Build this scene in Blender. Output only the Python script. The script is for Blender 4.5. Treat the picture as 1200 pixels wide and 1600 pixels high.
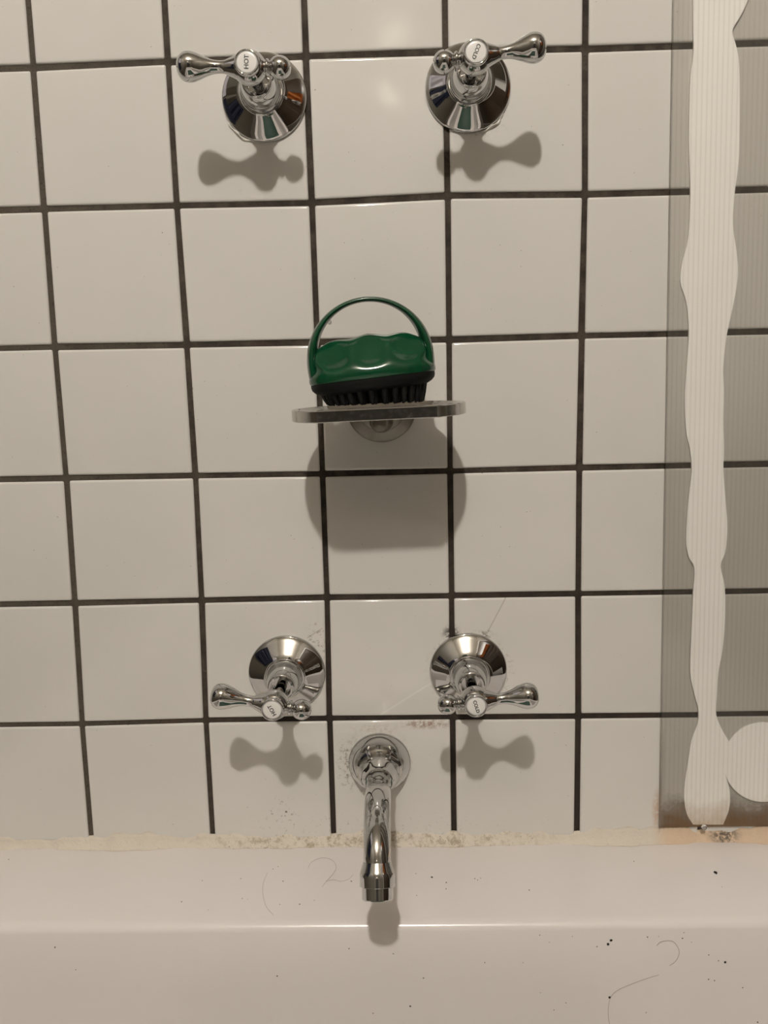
import bpy, bmesh, math, random
from mathutils import Vector, Matrix
PI = math.pi
random.seed(7)
for o in list(bpy.data.objects):
    bpy.data.objects.remove(o, do_unlink=True)
SC = bpy.context.scene
COL = SC.collection

# ------------------------------------------------------------------ camera
CAM_LOC = Vector((0.27502, -0.68893, -0.23684))
CAM_ROT = (1.415413, 0.023007, 0.021410)
F_PX = 1350.0
cd = bpy.data.cameras.new('camera')
cd.sensor_fit = 'HORIZONTAL'; cd.sensor_width = 36.0; cd.lens = 36.0 * F_PX / 1200.0
cd.clip_start = 0.01; cd.clip_end = 50
cam = bpy.data.objects.new('camera', cd); COL.objects.link(cam)
cam.location = CAM_LOC; cam.rotation_euler = CAM_ROT
SC.camera = cam

# ------------------------------------------------------------------ world, lamp, exposure
wd = bpy.data.worlds.new('world'); SC.world = wd; wd.use_nodes = True
wd.node_tree.nodes['Background'].inputs[0].default_value = (0.05, 0.048, 0.045, 1)
wd.node_tree.nodes['Background'].inputs[1].default_value = 0.3
LAMP_POS = Vector((0.212, -1.52, 1.11))       # bare bulb hanging under the ceiling
LAMP_COLOR = (1.0, 0.93, 0.855)
LAMP_STRENGTH = 2130.0
SC.view_settings.view_transform = 'Standard'
try: SC.view_settings.look = 'None'
except Exception: pass
SC.view_settings.exposure = 0.0
SC.view_settings.gamma = 1.0
SC.view_settings.use_curve_mapping = False
SC.cycles.use_denoising = True
SC.cycles.sample_clamp_indirect = 6.0

# ------------------------------------------------------------------ node helpers
class NT:
    def __init__(s, name):
        s.m = bpy.data.materials.new(name); s.m.use_nodes = True
        s.t = s.m.node_tree; s.t.nodes.clear()
        s.out = s.t.nodes.new('ShaderNodeOutputMaterial')
    def n(s, typ, **kw):
        nd = s.t.nodes.new(typ)
        for k, v in kw.items(): setattr(nd, k, v)
        return nd
    def set(s, sock, v):
        if isinstance(v, bpy.types.NodeSocket): s.t.links.new(v, sock)
        else:
            if sock.type == 'RGBA' and len(v) == 3: v = (*v, 1)
            sock.default_value = v
    def math(s, op, a, b=0.0, c=0.0, clamp=False):
        nd = s.n('ShaderNodeMath', operation=op, use_clamp=clamp)
        s.set(nd.inputs[0], a); s.set(nd.inputs[1], b); s.set(nd.inputs[2], c)
        return nd.outputs[0]
    def vmath(s, op, a, b=(0, 0, 0), out=0):
        nd = s.n('ShaderNodeVectorMath', operation=op)
        s.set(nd.inputs[0], a); s.set(nd.inputs[1], b)
        return nd.outputs[out]
    def pos(s):
        return s.n('ShaderNodeNewGeometry').outputs['Position']
    def obj(s):
        return s.n('ShaderNodeTexCoord').outputs['Object']
    def noise(s, vec, scale, detail=3.0, rough=0.55):
        nd = s.n('ShaderNodeTexNoise'); s.set(nd.inputs['Vector'], vec)
        nd.inputs['Scale'].default_value = scale; nd.inputs['Detail'].default_value = detail
        nd.inputs['Roughness'].default_value = rough
        return nd.outputs[0]
    def ramp(s, v, a, b):                      # smooth 0..1 between a and b
        nd = s.n('ShaderNodeMapRange', interpolation_type='SMOOTHSTEP')
        s.set(nd.inputs['Value'], v); nd.inputs['From Min'].default_value = a; nd.inputs['From Max'].default_value = b
        return nd.outputs[0]
    def mix(s, f, a, b):
        nd = s.n('ShaderNodeMix', data_type='RGBA')
        s.set(nd.inputs[0], f); s.set(nd.inputs[6], a); s.set(nd.inputs[7], b)
        return nd.outputs[2]
    def bump(s, h, strength, dist):
        nd = s.n('ShaderNodeBump'); s.set(nd.inputs['Height'], h)
        nd.inputs['Strength'].default_value = strength; nd.inputs['Distance'].default_value = dist
        return nd.outputs[0]
    def principled(s, color, rough=0.5, metal=0.0, normal=None, **kw):
        b = s.n('ShaderNodeBsdfPrincipled')
        s.set(b.inputs['Base Color'], color); s.set(b.inputs['Roughness'], rough); s.set(b.inputs['Metallic'], metal)
        if normal is not None: s.set(b.inputs['Normal'], normal)
        for k, v in kw.items(): s.set(b.inputs[k.replace('_', ' ')], v)
        return b.outputs[0]
    def done(s, sh):
        s.t.links.new(sh, s.out.inputs[0]); return s.m
    def blob(s, P, c, rx, rz, soft=0.6):        # elliptical mask in the wall plane (x, z)
        d = s.vmath('MULTIPLY', s.vmath('SUBTRACT', P, (c[0], 0, c[1])), (1/rx, 0, 1/rz))
        return s.ramp(s.vmath('LENGTH', d, out=1), 1.0 + 1e-6, 1.0 - soft)
    def seg(s, P, a, b, w):                     # thin line mask in the wall plane
        A = Vector((a[0], 0, a[1])); B = Vector((b[0], 0, b[1])); d = B - A
        p = s.vmath('MULTIPLY', P, (1, 0, 1)); pa = s.vmath('SUBTRACT', p, tuple(A))
        t = s.math('MULTIPLY', s.vmath('DOT_PRODUCT', pa, tuple(d), out=1), 1/d.length_squared, clamp=True)
        sc = s.n('ShaderNodeVectorMath', operation='SCALE'); sc.inputs[0].default_value = tuple(d)
        s.set(sc.inputs['Scale'], t)
        return s.ramp(s.vmath('LENGTH', s.vmath('SUBTRACT', pa, sc.outputs[0]), out=1), w, w*0.25)

M = {}
def simple(name, col, rough=0.5, metal=0.0, nscale=None, namp=0.12):
    t = NT(name)
    c = col
    if nscale:
        v = t.noise(t.obj(), nscale, 4)
        c = t.mix(v, tuple(x*(1-namp) for x in col), tuple(min(1, x*(1+namp)) for x in col))
    M[name] = t.done(t.principled(c, rough, metal)); return M[name]

# glazed tile: off-white, slight waviness, mould specks and stains where they sit on the wall
def mat_tile():
    t = NT('glazed_tile'); P = t.pos()
    info = t.n('ShaderNodeObjectInfo').outputs['Random']
    base = t.mix(info, (0.735, 0.715, 0.685), (0.765, 0.745, 0.715))
    big = t.noise(P, 14, 2)
    base = t.mix(t.math('MULTIPLY', big, 0.5), base, (0.70, 0.70, 0.64))
    fine = t.noise(P, 1100, 2, 0.6)
    mid = t.noise(P, 260, 4, 0.7)
    # stray pin specks
    sp = t.math('MULTIPLY', t.ramp(t.noise(P, 420, 1), 0.775, 0.80), 0.75)
    base = t.mix(sp, base, (0.13, 0.10, 0.08))
    def spots(mask, lo, hi, amt):
        return t.math('MULTIPLY', t.math('MULTIPLY', mask, t.ramp(mid, lo, hi)), amt)
    # grime round the spout flange, stronger to its left
    ring = t.math('MULTIPLY', t.blob(P, (0.2465, -0.557), 0.036, 0.034, 0.25), 1.0)
    base = t.mix(spots(t.blob(P, (0.222, -0.560), 0.013, 0.030, 0.7), 0.50, 0.66, 0.75), base, (0.10, 0.075, 0.05))
    base = t.mix(t.math('MULTIPLY', spots(ring, 0.40, 0.75, 0.5), 0.6), base, (0.30, 0.23, 0.15))
    # orange-brown stain hanging under the joint above the spout
    base = t.mix(spots(t.blob(P, (0.290, -0.5255), 0.030, 0.006, 0.9), 0.38, 0.62, 0.85), base, (0.25, 0.11, 0.05))
    base = t.mix(spots(t.blob(P, (0.245, -0.5285), 0.03, 0.005, 0.9), 0.40, 0.7, 0.35), base, (0.36, 0.24, 0.10))
    # specks low on the wall above the sealant
    low = t.blob(P, (0.235, -0.617), 0.15, 0.020, 0.8)
    base = t.mix(spots(low, 0.58, 0.70, 0.55), base, (0.14, 0.105, 0.075))
    base = t.mix(spots(t.blob(P, (0.165, -0.603), 0.018, 0.018, 0.8), 0.58, 0.64, 0.9), base, (0.06, 0.045, 0.03))
    # mould touching the lower cold flange and the hot flange
    base = t.mix(spots(t.blob(P, (0.311, -0.447), 0.010, 0.009, 0.8), 0.40, 0.56, 0.95), base, (0.05, 0.04, 0.025))
    base = t.mix(spots(t.blob(P, (0.339, -0.448), 0.007, 0.005, 0.8), 0.42, 0.60, 0.8), base, (0.09, 0.06, 0.04))
    base = t.mix(spots(t.blob(P, (0.326, -0.479), 0.041, 0.039, 0.2), 0.50, 0.72, 0.4), base, (0.25, 0.20, 0.15))
    base = t.mix(spots(t.blob(P, (0.200, -0.455), 0.012, 0.03, 0.8), 0.50, 0.68, 0.7), base, (0.12, 0.09, 0.06))
    base = t.mix(spots(t.blob(P, (0.330, -0.051), 0.036, 0.014, 0.7), 0.52, 0.68, 0.6), base, (0.20, 0.15, 0.10))
    # hairline cracks in the lower right tile
    base = t.mix(t.math('MULTIPLY', t.seg(P, (0.3405, -0.447), (0.3555, -0.418), 0.0007), 0.45), base, (0.25, 0.22, 0.18))
    base = t.mix(t.math('MULTIPLY', t.seg(P, (0.252, -0.516), (0.293, -0.490), 0.0011), 0.35), base, (0.95, 0.95, 0.92))
    base = t.mix(t.math('MULTIPLY', t.seg(P, (0.192, -0.449), (0.2045, -0.441), 0.0006), 0.5), base, (0.3, 0.26, 0.2))
    # rusty sealant smear beside the plastic sheet
    base = t.mix(spots(t.blob(P, (0.4835, -0.605), 0.006, 0.025, 0.8), 0.30, 0.55, 0.6), base, (0.55, 0.34, 0.20))
    wav = t.noise(P, 28, 2, 0.4)
    nrm = t.bump(t.math('ADD', wav, t.math('MULTIPLY', fine, 0.008)), 0.05, 0.004)
    return t.done(t.principled(base, t.math('ADD', 0.055, t.math('MULTIPLY', mid, 0.07)), 0.0, nrm))
M['tile'] = mat_tile()

def mat_grout():
    t = NT('dark_grout'); P = t.pos()
    a = t.noise(P, 60, 5, 0.65); b = t.noise(P, 520, 3, 0.6); c = t.noise(P, 9, 2)
    col = t.mix(t.ramp(a, 0.32, 0.68), (0.017, 0.012, 0.008), (0.066, 0.052, 0.038))
    sep = t.n('ShaderNodeSeparateXYZ'); t.set(sep.inputs[0], P)
    # lighter to the left, darker towards the bath and the middle
    col = t.mix(t.math('MULTIPLY', t.ramp(sep.outputs[0], 0.20, -0.05), 0.55), col, (0.110, 0.094, 0.070))
    low_mid = t.math('MULTIPLY', t.ramp(sep.outputs[2], -0.25, -0.60), t.ramp(sep.outputs[0], 0.05, 0.22))
    col = t.mix(t.math('MULTIPLY', low_mid, 0.85), col, (0.020, 0.013, 0.009))
    col = t.mix(t.math('MULTIPLY', t.ramp(b, 0.55, 0.72), 0.75), col, (0.012, 0.009, 0.006))
    col = t.mix(t.math('MULTIPLY', t.ramp(c, 0.58, 0.75), 0.4), col, (0.09, 0.045, 0.03))
    return t.done(t.principled(col, 0.85, 0, t.bump(t.math('ADD', a, b), 0.5, 0.0008)))
M['grout'] = mat_grout()

def mat_chrome(name, base, r0, r1, spots=0.0, tint=(0.3, 0.28, 0.24)):
    t = NT(name); P = t.obj()
    n = t.noise(P, 320, 4, 0.65); g = t.noise(P, 70, 3)
    rough = t.math('ADD', r0, t.math('MULTIPLY', t.ramp(n, 0.45, 0.75), r1 - r0))
    col = t.mix(t.math('MULTIPLY', t.ramp(g, 0.45, 0.75), spots), base, tint)
    return t.done(t.principled(col, rough, 1.0))
M['chrome'] = mat_chrome('chrome', (0.60, 0.60, 0.595), 0.02, 0.06, 0.10)
M['grey_metal'] = mat_chrome('tarnished_shaded_metal', (0.27, 0.255, 0.225), 0.32, 0.50, 0.5, (0.16, 0.14, 0.11))  # tarnished grey, darkened further for the shade behind the dish plate
M['dull_chrome'] = mat_chrome('tarnished_chrome', (0.50, 0.49, 0.46), 0.14, 0.26, 0.45, (0.26, 0.24, 0.20))

def mat_enamel():
    t = NT('bath_enamel'); P = t.pos()
    n = t.noise(P, 7, 3)
    col = t.mix(n, (0.825, 0.785, 0.765), (0.85, 0.815, 0.80))
    col = t.mix(t.math('MULTIPLY', t.ramp(t.noise(P, 60, 4, 0.7), 0.60, 0.85), 0.12), col, (0.66, 0.61, 0.55))
    return t.done(t.principled(col, t.math('ADD', 0.16, t.math('MULTIPLY', n, 0.10)), 0.0, t.bump(t.noise(P, 9, 1), 0.05, 0.004)))
M['enamel'] = mat_enamel()

def mat_caulk():
    t = NT('old_sealant'); P = t.pos()
    sep = t.n('ShaderNodeSeparateXYZ'); t.set(sep.inputs[0], P)
    a = t.noise(P, 90, 4, 0.7); b = t.noise(P, 420, 4, 0.7)
    col = t.mix(a, (0.75, 0.69, 0.60), (0.70, 0.64, 0.54))
    col = t.mix(t.math('MULTIPLY', t.ramp(sep.outputs[0], 0.475, 0.495), 0.75), col, (0.72, 0.52, 0.34))
    mid = t.blob(P, (0.24, -0.625), 0.20, 0.05, 0.7)
    dirt = t.math('MULTIPLY', mid, t.ramp(t.noise(P, 150, 5, 0.75), 0.46, 0.66))
    col = t.mix(t.math('MULTIPLY', dirt, 0.75), col, (0.30, 0.22, 0.12))
    pin = t.math('MULTIPLY', t.math('ADD', 0.25, mid, clamp=True), t.ramp(b, 0.62, 0.70))
    col = t.mix(t.math('MULTIPLY', pin, 0.85), col, (0.05, 0.04, 0.03))
    blk = t.math('MULTIPLY', t.blob(P, (0.540, -0.627), 0.018, 0.012, 0.8), t.ramp(b, 0.35, 0.6))
    col = t.mix(t.math('MULTIPLY', blk, 0.9), col, (0.06, 0.05, 0.04))
    return t.done(t.principled(col, 0.5, 0, t.bump(t.math('ADD', a, b), 0.6, 0.0012)))
M['caulk'] = mat_caulk()

def mat_clear(name, tint, diff, dcol, gloss_r, dirt=False, refl=0.6):
    t = NT(name); P = t.pos()
    tr = t.n('ShaderNodeBsdfTransparent'); t.set(tr.inputs[0], tint)
    df = t.n('ShaderNodeBsdfDiffuse'); t.set(df.inputs[0], dcol)
    f = diff
    if dirt:
        sep = t.n('ShaderNodeSeparateXYZ'); t.set(sep.inputs[0], P)
        n = t.noise(P, 45, 5, 0.7); z = t.math('ADD', sep.outputs[2], t.math('MULTIPLY', n, -0.045))
        low = t.ramp(z, -0.608, -0.640)                      # brown scum line along the bottom edge
        edge = t.math('MULTIPLY', t.ramp(sep.outputs[0], 0.4895, 0.4815), t.ramp(z, -0.52, -0.64))
        m = t.math('MAXIMUM', low, edge)
        t.set(df.inputs[0], t.mix(m, dcol, (0.17, 0.095, 0.038)))
        f = t.math('ADD', diff, t.math('MULTIPLY', m, 0.82), clamp=True)
    m1 = t.n('ShaderNodeMixShader'); t.set(m1.inputs[0], f)
    t.t.links.new(tr.outputs[0], m1.inputs[1]); t.t.links.new(df.outputs[0], m1.inputs[2])
    gl = t.n('ShaderNodeBsdfGlossy'); gl.inputs['Roughness'].default_value = gloss_r
    fr = t.n('ShaderNodeFresnel'); fr.inputs[0].default_value = 1.45
    m2 = t.n('ShaderNodeMixShader'); t.set(m2.inputs[0], t.math('MULTIPLY', fr.outputs[0], refl))
    t.t.links.new(m1.outputs[0], m2.inputs[1]); t.t.links.new(gl.outputs[0], m2.inputs[2])
    return t.done(m2.outputs[0])
M['clear_skin'] = mat_clear('clear_plastic', (0.99, 0.988, 0.98), 0.012, (0.8, 0.78, 0.74), 0.12)
M['gap_tint_skin'] = mat_clear('gap_tinted_plastic', (0.935, 0.93, 0.92), 0.07, (0.46, 0.43, 0.38), 0.30, True, 0.3)  # tint stands in for light lost in the air gap behind the sheet
M['web'] = mat_clear('plastic_web', (0.993, 0.993, 0.99), 0.006, (0.55, 0.52, 0.47), 0.25, False, 0.06)
def mat_adhesive():
    t = NT('white_adhesive'); P = t.pos()
    n = t.noise(P, 40, 4); sep = t.n('ShaderNodeSeparateXYZ'); t.set(sep.inputs[0], P)
    col = t.mix(n, (0.97, 0.96, 0.93), (0.94, 0.92, 0.88))
    low = t.math('MULTIPLY', t.ramp(t.math('ADD', sep.outputs[2], t.math('MULTIPLY', t.noise(P, 90, 4, 0.7), -0.03)), -0.602, -0.64), 0.7)
    col = t.mix(low, col, (0.45, 0.30, 0.15))
    return t.done(t.principled(col, 0.6))
M['adhesive'] = mat_adhesive()

def mat_green():
    t = NT('green_plastic'); n = t.noise(t.obj(), 60, 3)
    col = t.mix(n, (0.002, 0.046, 0.018), (0.003, 0.058, 0.023))
    return t.done(t.principled(col, 0.17, 0, Coat_Weight=0.3))
M['green'] = mat_green()
t = NT('black_plastic'); M['black_plastic'] = t.done(t.principled(t.mix(t.noise(t.obj(), 80), (0.004, 0.004, 0.004), (0.007, 0.007, 0.007)), 0.55, 0, Specular_IOR_Level=0.18))
simple('badge_white', (0.86, 0.85, 0.82), 0.22, 0, 90, 0.04)
t = NT('clear_silicone'); M['silicone'] = t.done(t.principled(t.mix(t.noise(t.obj(), 120), (0.78, 0.76, 0.71), (0.70, 0.67, 0.60)), 0.08, 0))
simple('letter_ink', (0.03, 0.03, 0.03), 0.5, 0, 90)
simple('dark_recess', (0.02, 0.018, 0.015), 0.7, 0, 90)
simple('wall_paint', (0.15, 0.135, 0.108), 0.6, 0, 6, 0.04)
simple('ceiling_paint', (0.66, 0.61, 0.52), 0.7, 0, 6, 0.03)
simple('floor_tile_grey', (0.16, 0.14, 0.12), 0.35, 0, 9, 0.15)
simple('door_wood', (0.055, 0.036, 0.022), 0.4, 0, 14, 0.3)
simple('orange_cloth', (0.40, 0.12, 0.02), 0.9, 0, 40)
simple('charcoal_cloth', (0.035, 0.033, 0.032), 0.9, 0, 50, 0.25)
simple('lilac_cloth', (0.62, 0.60, 0.66), 0.9, 0, 50, 0.1)
simple('navy_cloth', (0.012, 0.016, 0.038), 0.9, 0, 60, 0.3)
simple('green_rubber', (0.012, 0.055, 0.035), 0.5, 0, 40, 0.2)
simple('brass', (0.6, 0.42, 0.18), 0.25, 1.0, 60)
simple('crumb', (0.016, 0.013, 0.010), 0.8, 0, 900, 0.4)
simple('crumb_brown', (0.13, 0.10, 0.07), 0.8, 0, 900, 0.4)
simple('hair', (0.26, 0.19, 0.13), 0.5, 0, 300, 0.2)
simple('lamp_base', (0.75, 0.73, 0.7), 0.4, 0, 60, 0.05)
def mat_emit(name, col, s):
    t = NT(name); e = t.n('ShaderNodeEmission'); t.set(e.inputs[0], col); e.inputs[1].default_value = s
    return t.done(e.outputs[0])
M['bulb'] = mat_emit('bulb_glow', LAMP_COLOR, LAMP_STRENGTH)
M['globe'] = mat_emit('globe_glow', (1.0, 0.88, 0.70), 4.6)
def mat_water():
    t = NT('water'); g = t.n('ShaderNodeBsdfGlass'); g.inputs['IOR'].default_value = 1.33; g.inputs['Roughness'].default_value = 0.0
    return t.done(g.outputs[0])
M['water'] = mat_water()

# ------------------------------------------------------------------ mesh helpers
def mesh_obj(name, verts, faces, mat, parent=None, smooth=True, angle=None):
    me = bpy.data.meshes.new(name); me.from_pydata([tuple(v) for v in verts], [], faces); me.update()
    bm = bmesh.new(); bm.from_mesh(me); bmesh.ops.recalc_face_normals(bm, faces=bm.faces); bm.to_mesh(me); bm.free()
    return link(name, me, mat, parent, smooth, angle)
def link(name, me, mat, parent=None, smooth=True, angle=None):
    if mat: me.materials.clear(); me.materials.append(M[mat])
    for p in me.polygons: p.use_smooth = smooth
    if smooth and angle:
        me.set_sharp_from_angle(angle=math.radians(angle))
    o = bpy.data.objects.new(name, me); COL.objects.link(o)
    if parent: o.parent = parent
    return o
def bm_obj(name, bm, mat, parent=None, smooth=True, angle=None):
    me = bpy.data.meshes.new(name); bmesh.ops.recalc_face_normals(bm, faces=bm.faces); bm.to_mesh(me); bm.free()
    return link(name, me, mat, parent, smooth, angle)
def tag(o, label=None, cat=None, group=None, kind=None):
    if label: o['label'] = label
    if cat: o['category'] = cat
    if group: o['group'] = group
    if kind: o['kind'] = kind
    return o
def empty(name, loc, label, cat, group=None, rot=(0, 0, 0)):
    o = bpy.data.objects.new(name, None); COL.objects.link(o); o.empty_display_size = 0.02
    o.location = loc; o.rotation_euler = rot
    return tag(o, label, cat, group)
def smooth_profile(pts, sub=5):
    """Catmull-Rom through (r, t) points; a point given twice stays a sharp corner."""
    out = []; n = len(pts)
    for i in range(n - 1):
        p1, p2 = pts[i], pts[i+1]
        if p1 == p2: continue
        p0 = pts[i-1] if i > 0 and pts[i-1] != p1 else p1
        p3 = pts[i+2] if i + 2 < n and pts[i+2] != p2 else p2
        for k in range(sub):
            u = k / sub; v = []
            for j in range(2):
                a, b, c, d = p0[j], p1[j], p2[j], p3[j]
                v.append(0.5*((2*b) + (c-a)*u + (2*a-5*b+4*c-d)*u*u + (3*b-a-3*c+d)*u**3))
            out.append((max(v[0], 0.0), v[1]))
    out.append(pts[-1]); return out
def lathe(profile, axis=(0, -1, 0), origin=(0, 0, 0), seg=64):
    """profile of (radius, distance along axis) -> verts, faces"""
    ax = Vector(axis).normalized(); up = Vector((0, 0, 1)) if abs(ax.z) < 0.9 else Vector((1, 0, 0))
    u = ax.cross(up).normalized(); w = u.cross(ax).normalized(); O = Vector(origin)
    V, Fc = [], []
    for r, t in profile:
        for k in range(seg):
            a = 2*PI*k/seg
            V.append(O + ax*t + (u*math.cos(a) + w*math.sin(a))*max(r, 1e-6))
    n = len(profile)
    for i in range(n-1):
        for k in range(seg):
            Fc.append((i*seg+k, i*seg+(k+1) % seg, (i+1)*seg+(k+1) % seg, (i+1)*seg+k))
    if profile[0][0] > 1e-5: Fc.append(tuple(range(seg)))
    if profile[-1][0] > 1e-5: Fc.append(tuple((n-1)*seg+k for k in range(seg)))
    return V, Fc
def lathe_obj(name, pts, mat, parent, axis=(0, -1, 0), origin=(0, 0, 0), seg=64, sub=5, angle=38, raw=False):
    V, Fc = lathe(pts if raw else smooth_profile(pts, sub), axis, origin, seg)
    return mesh_obj(name, V, Fc, mat, parent, True, angle)
def tube(path, radii, seg=40, cap=True):
    P = [Vector(p) for p in path]; n = len(P); V, Fc = [], []
    T = [(P[min(i+1, n-1)] - P[max(i-1, 0)]).normalized() for i in range(n)]
    up = Vector((1, 0, 0)) if abs(T[0].x) < 0.9 else Vector((0, 0, 1))
    u = (up - T[0]*up.dot(T[0])).normalized()
    for i in range(n):
        u = (u - T[i]*u.dot(T[i])).normalized(); w = T[i].cross(u)
        r = radii[i] if hasattr(radii, '__len__') else radii
        ra, rb = r if hasattr(r, '__len__') else (r, r)
        for k in range(seg):
            a = 2*PI*k/seg; V.append(P[i] + u*math.cos(a)*ra + w*math.sin(a)*rb)
    for i in range(n-1):
        for k in range(seg):
            Fc.append((i*seg+k, i*seg+(k+1) % seg, (i+1)*seg+(k+1) % seg, (i+1)*seg+k))
    if cap: Fc.append(tuple(range(seg))); Fc.append(tuple((n-1)*seg+k for k in range(seg)))
    return V, Fc
def box(name, lo, hi, mat, parent=None, bevel=0.0):
    bm = bmesh.new(); bmesh.ops.create_cube(bm, size=1)
    c = [(a+b)/2 for a, b in zip(lo, hi)]; s = [b-a for a, b in zip(lo, hi)]
    for v in bm.verts: v.co = Vector((v.co.x*s[0]+c[0], v.co.y*s[1]+c[1], v.co.z*s[2]+c[2]))
    if bevel: bmesh.ops.bevel(bm, geom=bm.edges[:], offset=bevel, segments=3, affect='EDGES', profile=0.5)
    return bm_obj(name, bm, mat, parent, bool(bevel), 40)
def catmull(pts, sub=6):
    P = [Vector(p) for p in pts]; out = []
    for i in range(len(P)-1):
        a, b, c, d = P[max(i-1, 0)], P[i], P[i+1], P[min(i+2, len(P)-1)]
        for k in range(sub):
            u = k/sub; out.append(0.5*((2*b)+(c-a)*u+(2*a-5*b+4*c-d)*u*u+(3*b-a-3*c+d)*u**3))
    out.append(P[-1]); return out

# a line of sight through a pixel of the 1200 x 1600 frame, used to measure where things stand on the wall and bath
CAM_M = cam.rotation_euler.to_matrix()
def sight(px, py): return CAM_M @ Vector(((px-600)/F_PX, -(py-800)/F_PX, -1.0))
def on_wall(px, py, y=0.0):
    d = sight(px, py); return CAM_LOC + d*((y-CAM_LOC.y)/d.y)
def on_level(px, py, z):
    d = sight(px, py); return CAM_LOC + d*((z-CAM_LOC.z)/d.z)

# ------------------------------------------------------------------ the room
PITCH = 0.104; ROOM_X0, ROOM_X1 = -7*PITCH, 11*PITCH; ROOM_Y = -2.9; Z_FLOOR, Z_CEIL = -1.14, LAMP_POS.z + 0.10; Z_TILE = 7*PITCH
wall_back = box('wall_back', (ROOM_X0, 0.0015, Z_FLOOR), (ROOM_X1, 0.05, Z_TILE), 'grout'); tag(wall_back, 'dark-jointed wall covered in square off-white glazed tiles', 'wall', kind='structure')
tag(box('trim_1', (ROOM_X0, -0.004, Z_TILE), (ROOM_X1, 0.05, Z_CEIL), 'wall_paint'), 'painted wall above the tiling', 'wall', kind='structure')
tag(box('wall_left', (ROOM_X0-0.05, ROOM_Y, Z_FLOOR), (ROOM_X0, 0.05, Z_CEIL), 'wall_paint'), 'cream painted side wall left of the bath', 'wall', kind='structure')
tag(box('wall_right', (ROOM_X1, ROOM_Y, Z_FLOOR), (ROOM_X1+0.05, 0.05, Z_CEIL), 'wall_paint'), 'cream painted side wall right of the bath', 'wall', kind='structure')
tag(box('wall_front', (ROOM_X0-0.05, ROOM_Y-0.05, Z_FLOOR), (ROOM_X1+0.05, ROOM_Y, Z_CEIL), 'wall_paint'), 'cream painted wall behind the camera', 'wall', kind='structure')
tag(box('floor', (ROOM_X0-0.05, ROOM_Y-0.05, Z_FLOOR-0.05), (ROOM_X1+0.05, 0.05, Z_FLOOR), 'floor_tile_grey'), 'grey bathroom floor under the bath', 'floor', kind='structure')
tag(box('ceiling', (ROOM_X0-0.05, ROOM_Y-0.05, Z_CEIL), (ROOM_X1+0.05, 0.05, Z_CEIL+0.05), 'ceiling_paint'), 'white bathroom ceiling above the taps', 'ceiling', kind='structure')

# joint crossings as laid (slightly uneven), metres on the wall; the rest of the wall follows the regular pitch
NODES = {(0,0):(0.001,-0.0006), (0,1):(0.0006,-0.1028), (0,2):(0.0004,-0.2078), (0,3):(0.0009,-0.3121), (0,4):(-0.0001,-0.4164), (0,5):(-0.0023,-0.5216),
 (1,0):(0.1034,0.0004), (1,1):(0.1039,-0.1032), (1,2):(0.1054,-0.2086), (1,3):(0.1063,-0.3124), (1,4):(0.1055,-0.4156), (1,5):(0.1035,-0.5201),
 (2,0):(0.2072,0.001), (2,1):(0.2079,-0.104), (2,2):(0.2084,-0.2091), (2,3):(0.209,-0.313), (2,4):(0.2092,-0.4152), (2,5):(0.208,-0.5196),
 (3,0):(0.3115,0.0012), (3,1):(0.3119,-0.1018), (3,2):(0.3118,-0.2096), (3,3):(0.3116,-0.3128), (3,4):(0.3116,-0.4156), (3,5):(0.3115,-0.5202),
 (4,0):(0.415,-0.0), (4,1):(0.4162,-0.1036), (4,2):(0.4151,-0.2091), (4,3):(0.4146,-0.3124), (4,4):(0.4148,-0.4158), (4,5):(0.4162,-0.5209)}
def node(c, r):
    if (c, r) in NODES: return NODES[(c, r)]
    rr, cc = min(max(r, 0), 5), min(max(c, 0), 4)
    bx, bz = NODES[(cc, rr)]
    return (bx + (c-cc)*PITCH, bz - (r-rr)*PITCH)
def make_tile(c, r):
    g = 0.00225
    q = [node(c, r+1), node(c+1, r+1), node(c+1, r), node(c, r)]          # bl, br, tr, tl
    s = [(1, 1), (-1, 1), (-1, -1), (1, -1)]
    j = lambda: random.uniform(-0.0003, 0.0003)
    core = [(x+sx*(g+j()), z+sz*(g+j())) for (x, z), (sx, sz) in zip(q, s)]
    if r == 5: core[0] = (core[0][0], -0.6275); core[1] = (core[1][0], -0.6275)
    core = [(min(max(x, ROOM_X0+.001), ROOM_X1-.001), min(z, Z_TILE-.001)) for x, z in core]
    tilt = [random.uniform(-0.00015, 0.00015) for _ in range(4)]
    R = 0.0012
    rings = [(0.0, 0.004), (0.0, 0.0014), (0.00035, 0.0006), (0.0010, 0.0001), (0.0022, 0.0)]   # (inset, y)
    V, Fc = [], []
    for ins, y in rings:
        for i in range(4):
            (x, z), (sx, sz) = core[i], s[i]
            ax, az = x + sx*ins, z + sz*ins
            rad = max(R - ins*0.3, 0.0005)
            # three points round each corner
            first, last = (ax, az + sz*rad), (ax + sx*rad, az)
            mid = (ax + sx*rad*0.29, az + sz*rad*0.29)
            seq = [first, mid, last] if i in (0, 2) else [last, mid, first]
            for (vx, vz) in seq: V.append((vx, y + tilt[i], vz))
    n = 12
    for k in range(len(rings)-1):
        for i in range(n): Fc.append((k*n+i, k*n+(i+1) % n, (k+1)*n+(i+1) % n, (k+1)*n+i))
    Fc.append(tuple((len(rings)-1)*n+i for i in range(n)))
    return mesh_obj('tile', V, Fc, 'tile', wall_back, True, 50)
for r in range(-7, 6):
    for c in range(-7, 11): make_tile(c, r)

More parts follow.
